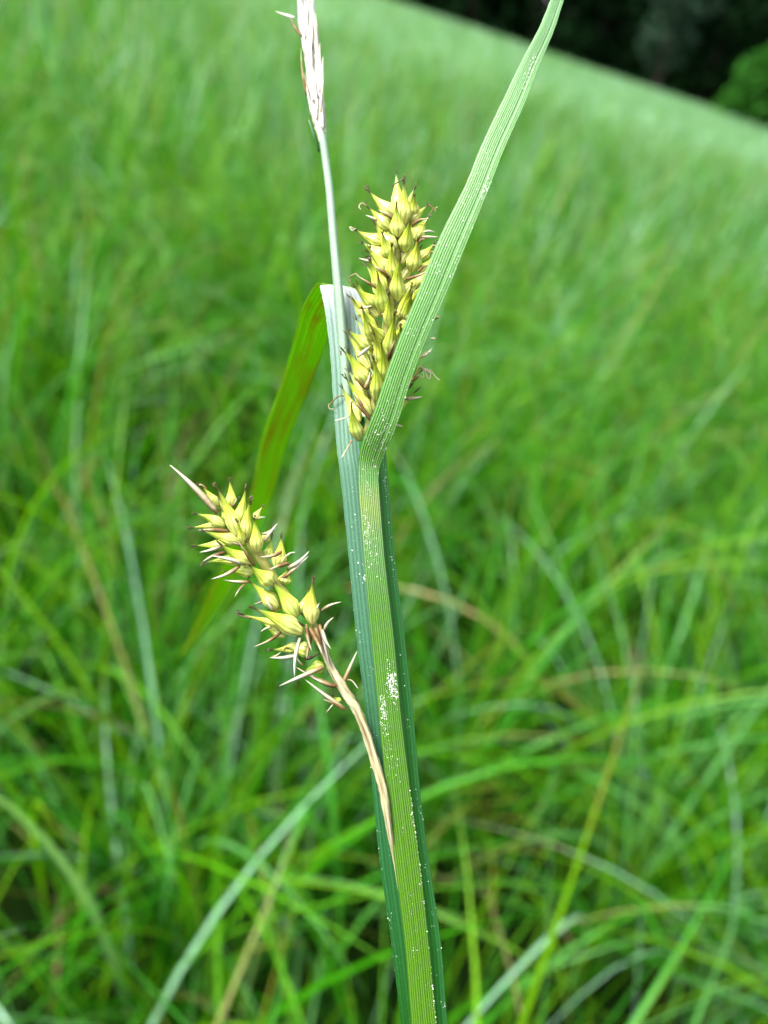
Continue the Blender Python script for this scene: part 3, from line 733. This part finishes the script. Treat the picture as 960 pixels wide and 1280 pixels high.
# ---- lower seed head on its nodding peduncle
H2 = bpy.data.objects.new('seed_head', None); sc.collection.objects.link(H2); H2.parent = ROOT
H2['label'] = 'smaller nodding seed head bent off to the left'
pd = tube([(500, 1120, 0, 1.2), (493, 1075, 3, 2.0), (489, 1052, 9, 3.0), (484, 1020, 14, 4.2), (478, 985, 12, 5.6), (468, 950, 10, 5.6), (457, 915, 8, 5.4), (446, 888, 6, 5.8), (436, 872, 5, 6.6), (424, 852, 4, 6.0), (413, 833, 3, 4.6), (405, 810, 2, 4.6), (396, 785, 0, 4.4)],
     'peduncle', M['straw'], 14, 6, parent=H2, jit=.12)
tube([(397, 790, 0, 4.5), (386, 772, -3, 4.4), (368, 755, -4, 5), (350, 735, -4, 6), (330, 705, -4, 7), (308, 672, -4, 7), (288, 645, -4, 5), (272, 626, -4, 2.5)], 'rachis', RACH, 10, 5, parent=H2, jit=.08)
z3 = lambda x, y: (200+x/4, 560+y/4)
z4 = lambda x, y: (280+x/4.364, 700+y/4.364)
lower = [(z3,(390,440),(275,182),19,24),(z3,(350,300),(345,150),14,2),(z3,(385,380),(430,190),16,14),(z3,(430,450),(455,255),16,20),(z3,(325,390),(165,325),15,8),(z3,(400,470),(200,410),16,22),(z3,(460,575),(290,470),19,30),
 (z3,(485,520),(470,340),18,22),(z3,(415,480),(385,360),10,34),(z3,(290,290),(205,185),12,0),(z3,(585,600),(605,430),19,6),(z3,(570,680),(440,582),22,26),(z3,(330,485),(165,490),13,-8),(z3,(420,560),(215,575),15,-6),
 (z3,(470,360),(520,285),10,-4),(z3,(300,390),(150,400),10,-14),(z3,(520,470),(560,395),12,-8),(z3,(470,620),(330,620),18,4),(z3,(620,680),(640,600),18,4),(z3,(350,380),(300,250),14,-8),(z3,(400,400),(400,250),14,-14),(z3,(530,560),(560,440),14,-16),
 (z4,(430,395),(145,255),24,28),(z4,(480,350),(490,100),21,24),(z4,(415,290),(468,150),14,4),(z4,(400,310),(245,100),22,16),(z4,(295,260),(130,110),20,8),(z4,(370,360),(75,290),12,4),(z4,(330,420),(200,330),12,-14),
 (z4,(470,490),(340,480),20,10),(z4,(420,470),(250,490),14,-12),(z4,(545,575),(430,610),18,4),(z4,(640,770),(590,745),7,6),(z4,(300,280),(250,180),16,-10)]
for (fn, a, b, wd, wt) in lower:
    a, b = fn(*a), fn(*b); p0, p1 = P(*a, wt*.35), P(*b, wt)
    utricle(p0, p1, wd, H2, bend=.05)
    if random.random() < .6: stigma(p1, (p1-p0).normalized(), H2, 9)
for (fn, a, b, wd, wt, mt) in [(z4,(415,425),(385,640),8,32,'awn'),(z4,(540,585),(300,688),10,20,'awn'),(z4,(662,815),(440,650),9,14,'awn'),(z4,(615,690),(395,585),9,10,'scale'),(z4,(400,520),(248,532),8,12,'awn'),(z4,(312,395),(163,473),6,4,'scale'),
 (z4,(642,690),(727,495),8,4,'awn'),(z4,(535,380),(585,487),8,18,'awn'),(z4,(545,385),(598,312),6,8,'awn'),(z4,(525,280),(641,228),6,6,'awn'),(z4,(430,575),(398,535),5,20,'awn'),(z4,(500,370),(560,560),12,20,'scale'),(z4,(465,370),(540,520),10,24,'scale'),
 (z4,(450,350),(480,500),8,22,'scale'),(z4,(262,365),(200,392),5,0,'awn'),(z4,(475,400),(450,540),9,18,'scale'),(z4,(520,350),(575,580),9,14,'awn'),(z4,(440,360),(400,330),5,30,'dark'),(z4,(615,690),(480,640),9,16,'scale'),(z4,(655,820),(540,760),6,18,'scale'),
 (z4,(440,540),(520,500),7,14,'dark'),(z4,(260,530),(310,500),4,4,'awn'),(z4,(690,770),(670,730),8,8,'awn'),(z4,(505,300),(520,235),7,18,'awn'),
 (z3,(290,325),(50,85),14,14,'awn'),(z3,(640,600),(746,515),8,14,'awn'),(z3,(630,640),(742,540),7,10,'awn'),(z3,(520,470),(588,375),7,4,'awn'),(z3,(510,430),(580,400),6,4,'awn'),(z3,(480,355),(528,345),5,0,'awn'),(z3,(430,580),(255,538),9,30,'awn'),(z3,(400,590),(256,656),8,20,'awn'),(z3,(310,490),(197,522),7,8,'awn'),
 (z3,(475,590),(390,465),8,36,'scale'),(z3,(330,520),(212,570),8,4,'scale'),(z3,(610,518),(500,545),8,16,'scale'),(z3,(645,575),(545,608),8,14,'scale'),(z3,(345,415),(190,410),8,20,'scale'),(z3,(445,670),(320,660),7,14,'awn'),(z3,(425,680),(373,747),5,6,'awn'),
 (z3,(420,490),(350,470),6,34,'scale'),(z3,(440,470),(420,460),5,34,'dark'),(z3,(350,300),(385,250),6,16,'scale'),(z3,(600,660),(680,600),8,10,'scale'),(z3,(560,740),(470,780),6,0,'scale'),(z3,(600,560),(660,520),5,4,'awn'),(z4,(270,280),(230,200),8,14,'awn')]:
    a, b = fn(*a), fn(*b); scale(P(*a, wt*.6), P(*b, wt), wd, M[mt], 'scale', H2, bend=.06)
for pts, r, mt in [([z4(672,652), z4(700,660), z4(730,700)], .9, 'awn'), ([z3(605,580), z3(640,530), z3(675,522)], .9, 'awn'), ([z4(150,318), z4(110,310), z4(80,300), z4(75,285), z4(95,290)], 1.1, 'dark'), ([z4(560,830), z4(600,780)], .8, 'awn'),
      ([z4(480,150), z4(482,110), z4(500,90)], 1.3, 'dark'), ([z3(455,285), z3(450,250), z3(465,240)], 1.4, 'dark'), ([z3(285,200), z3(265,185), z3(275,170)], 1.2, 'dark'), ([z3(235,205), z3(210,185), z3(195,185)], 1.0, 'scale'), ([z3(425,205), z3(432,182)], 1.2, 'dark'),
      ([z4(170,262), z4(142,255)], 1.2, 'dark'), ([z4(260,120), z4(245,100)], 1.4, 'dark')]:
    thread([(x, y, 16) for x, y in pts], r, mt, H2)
print('verts done')
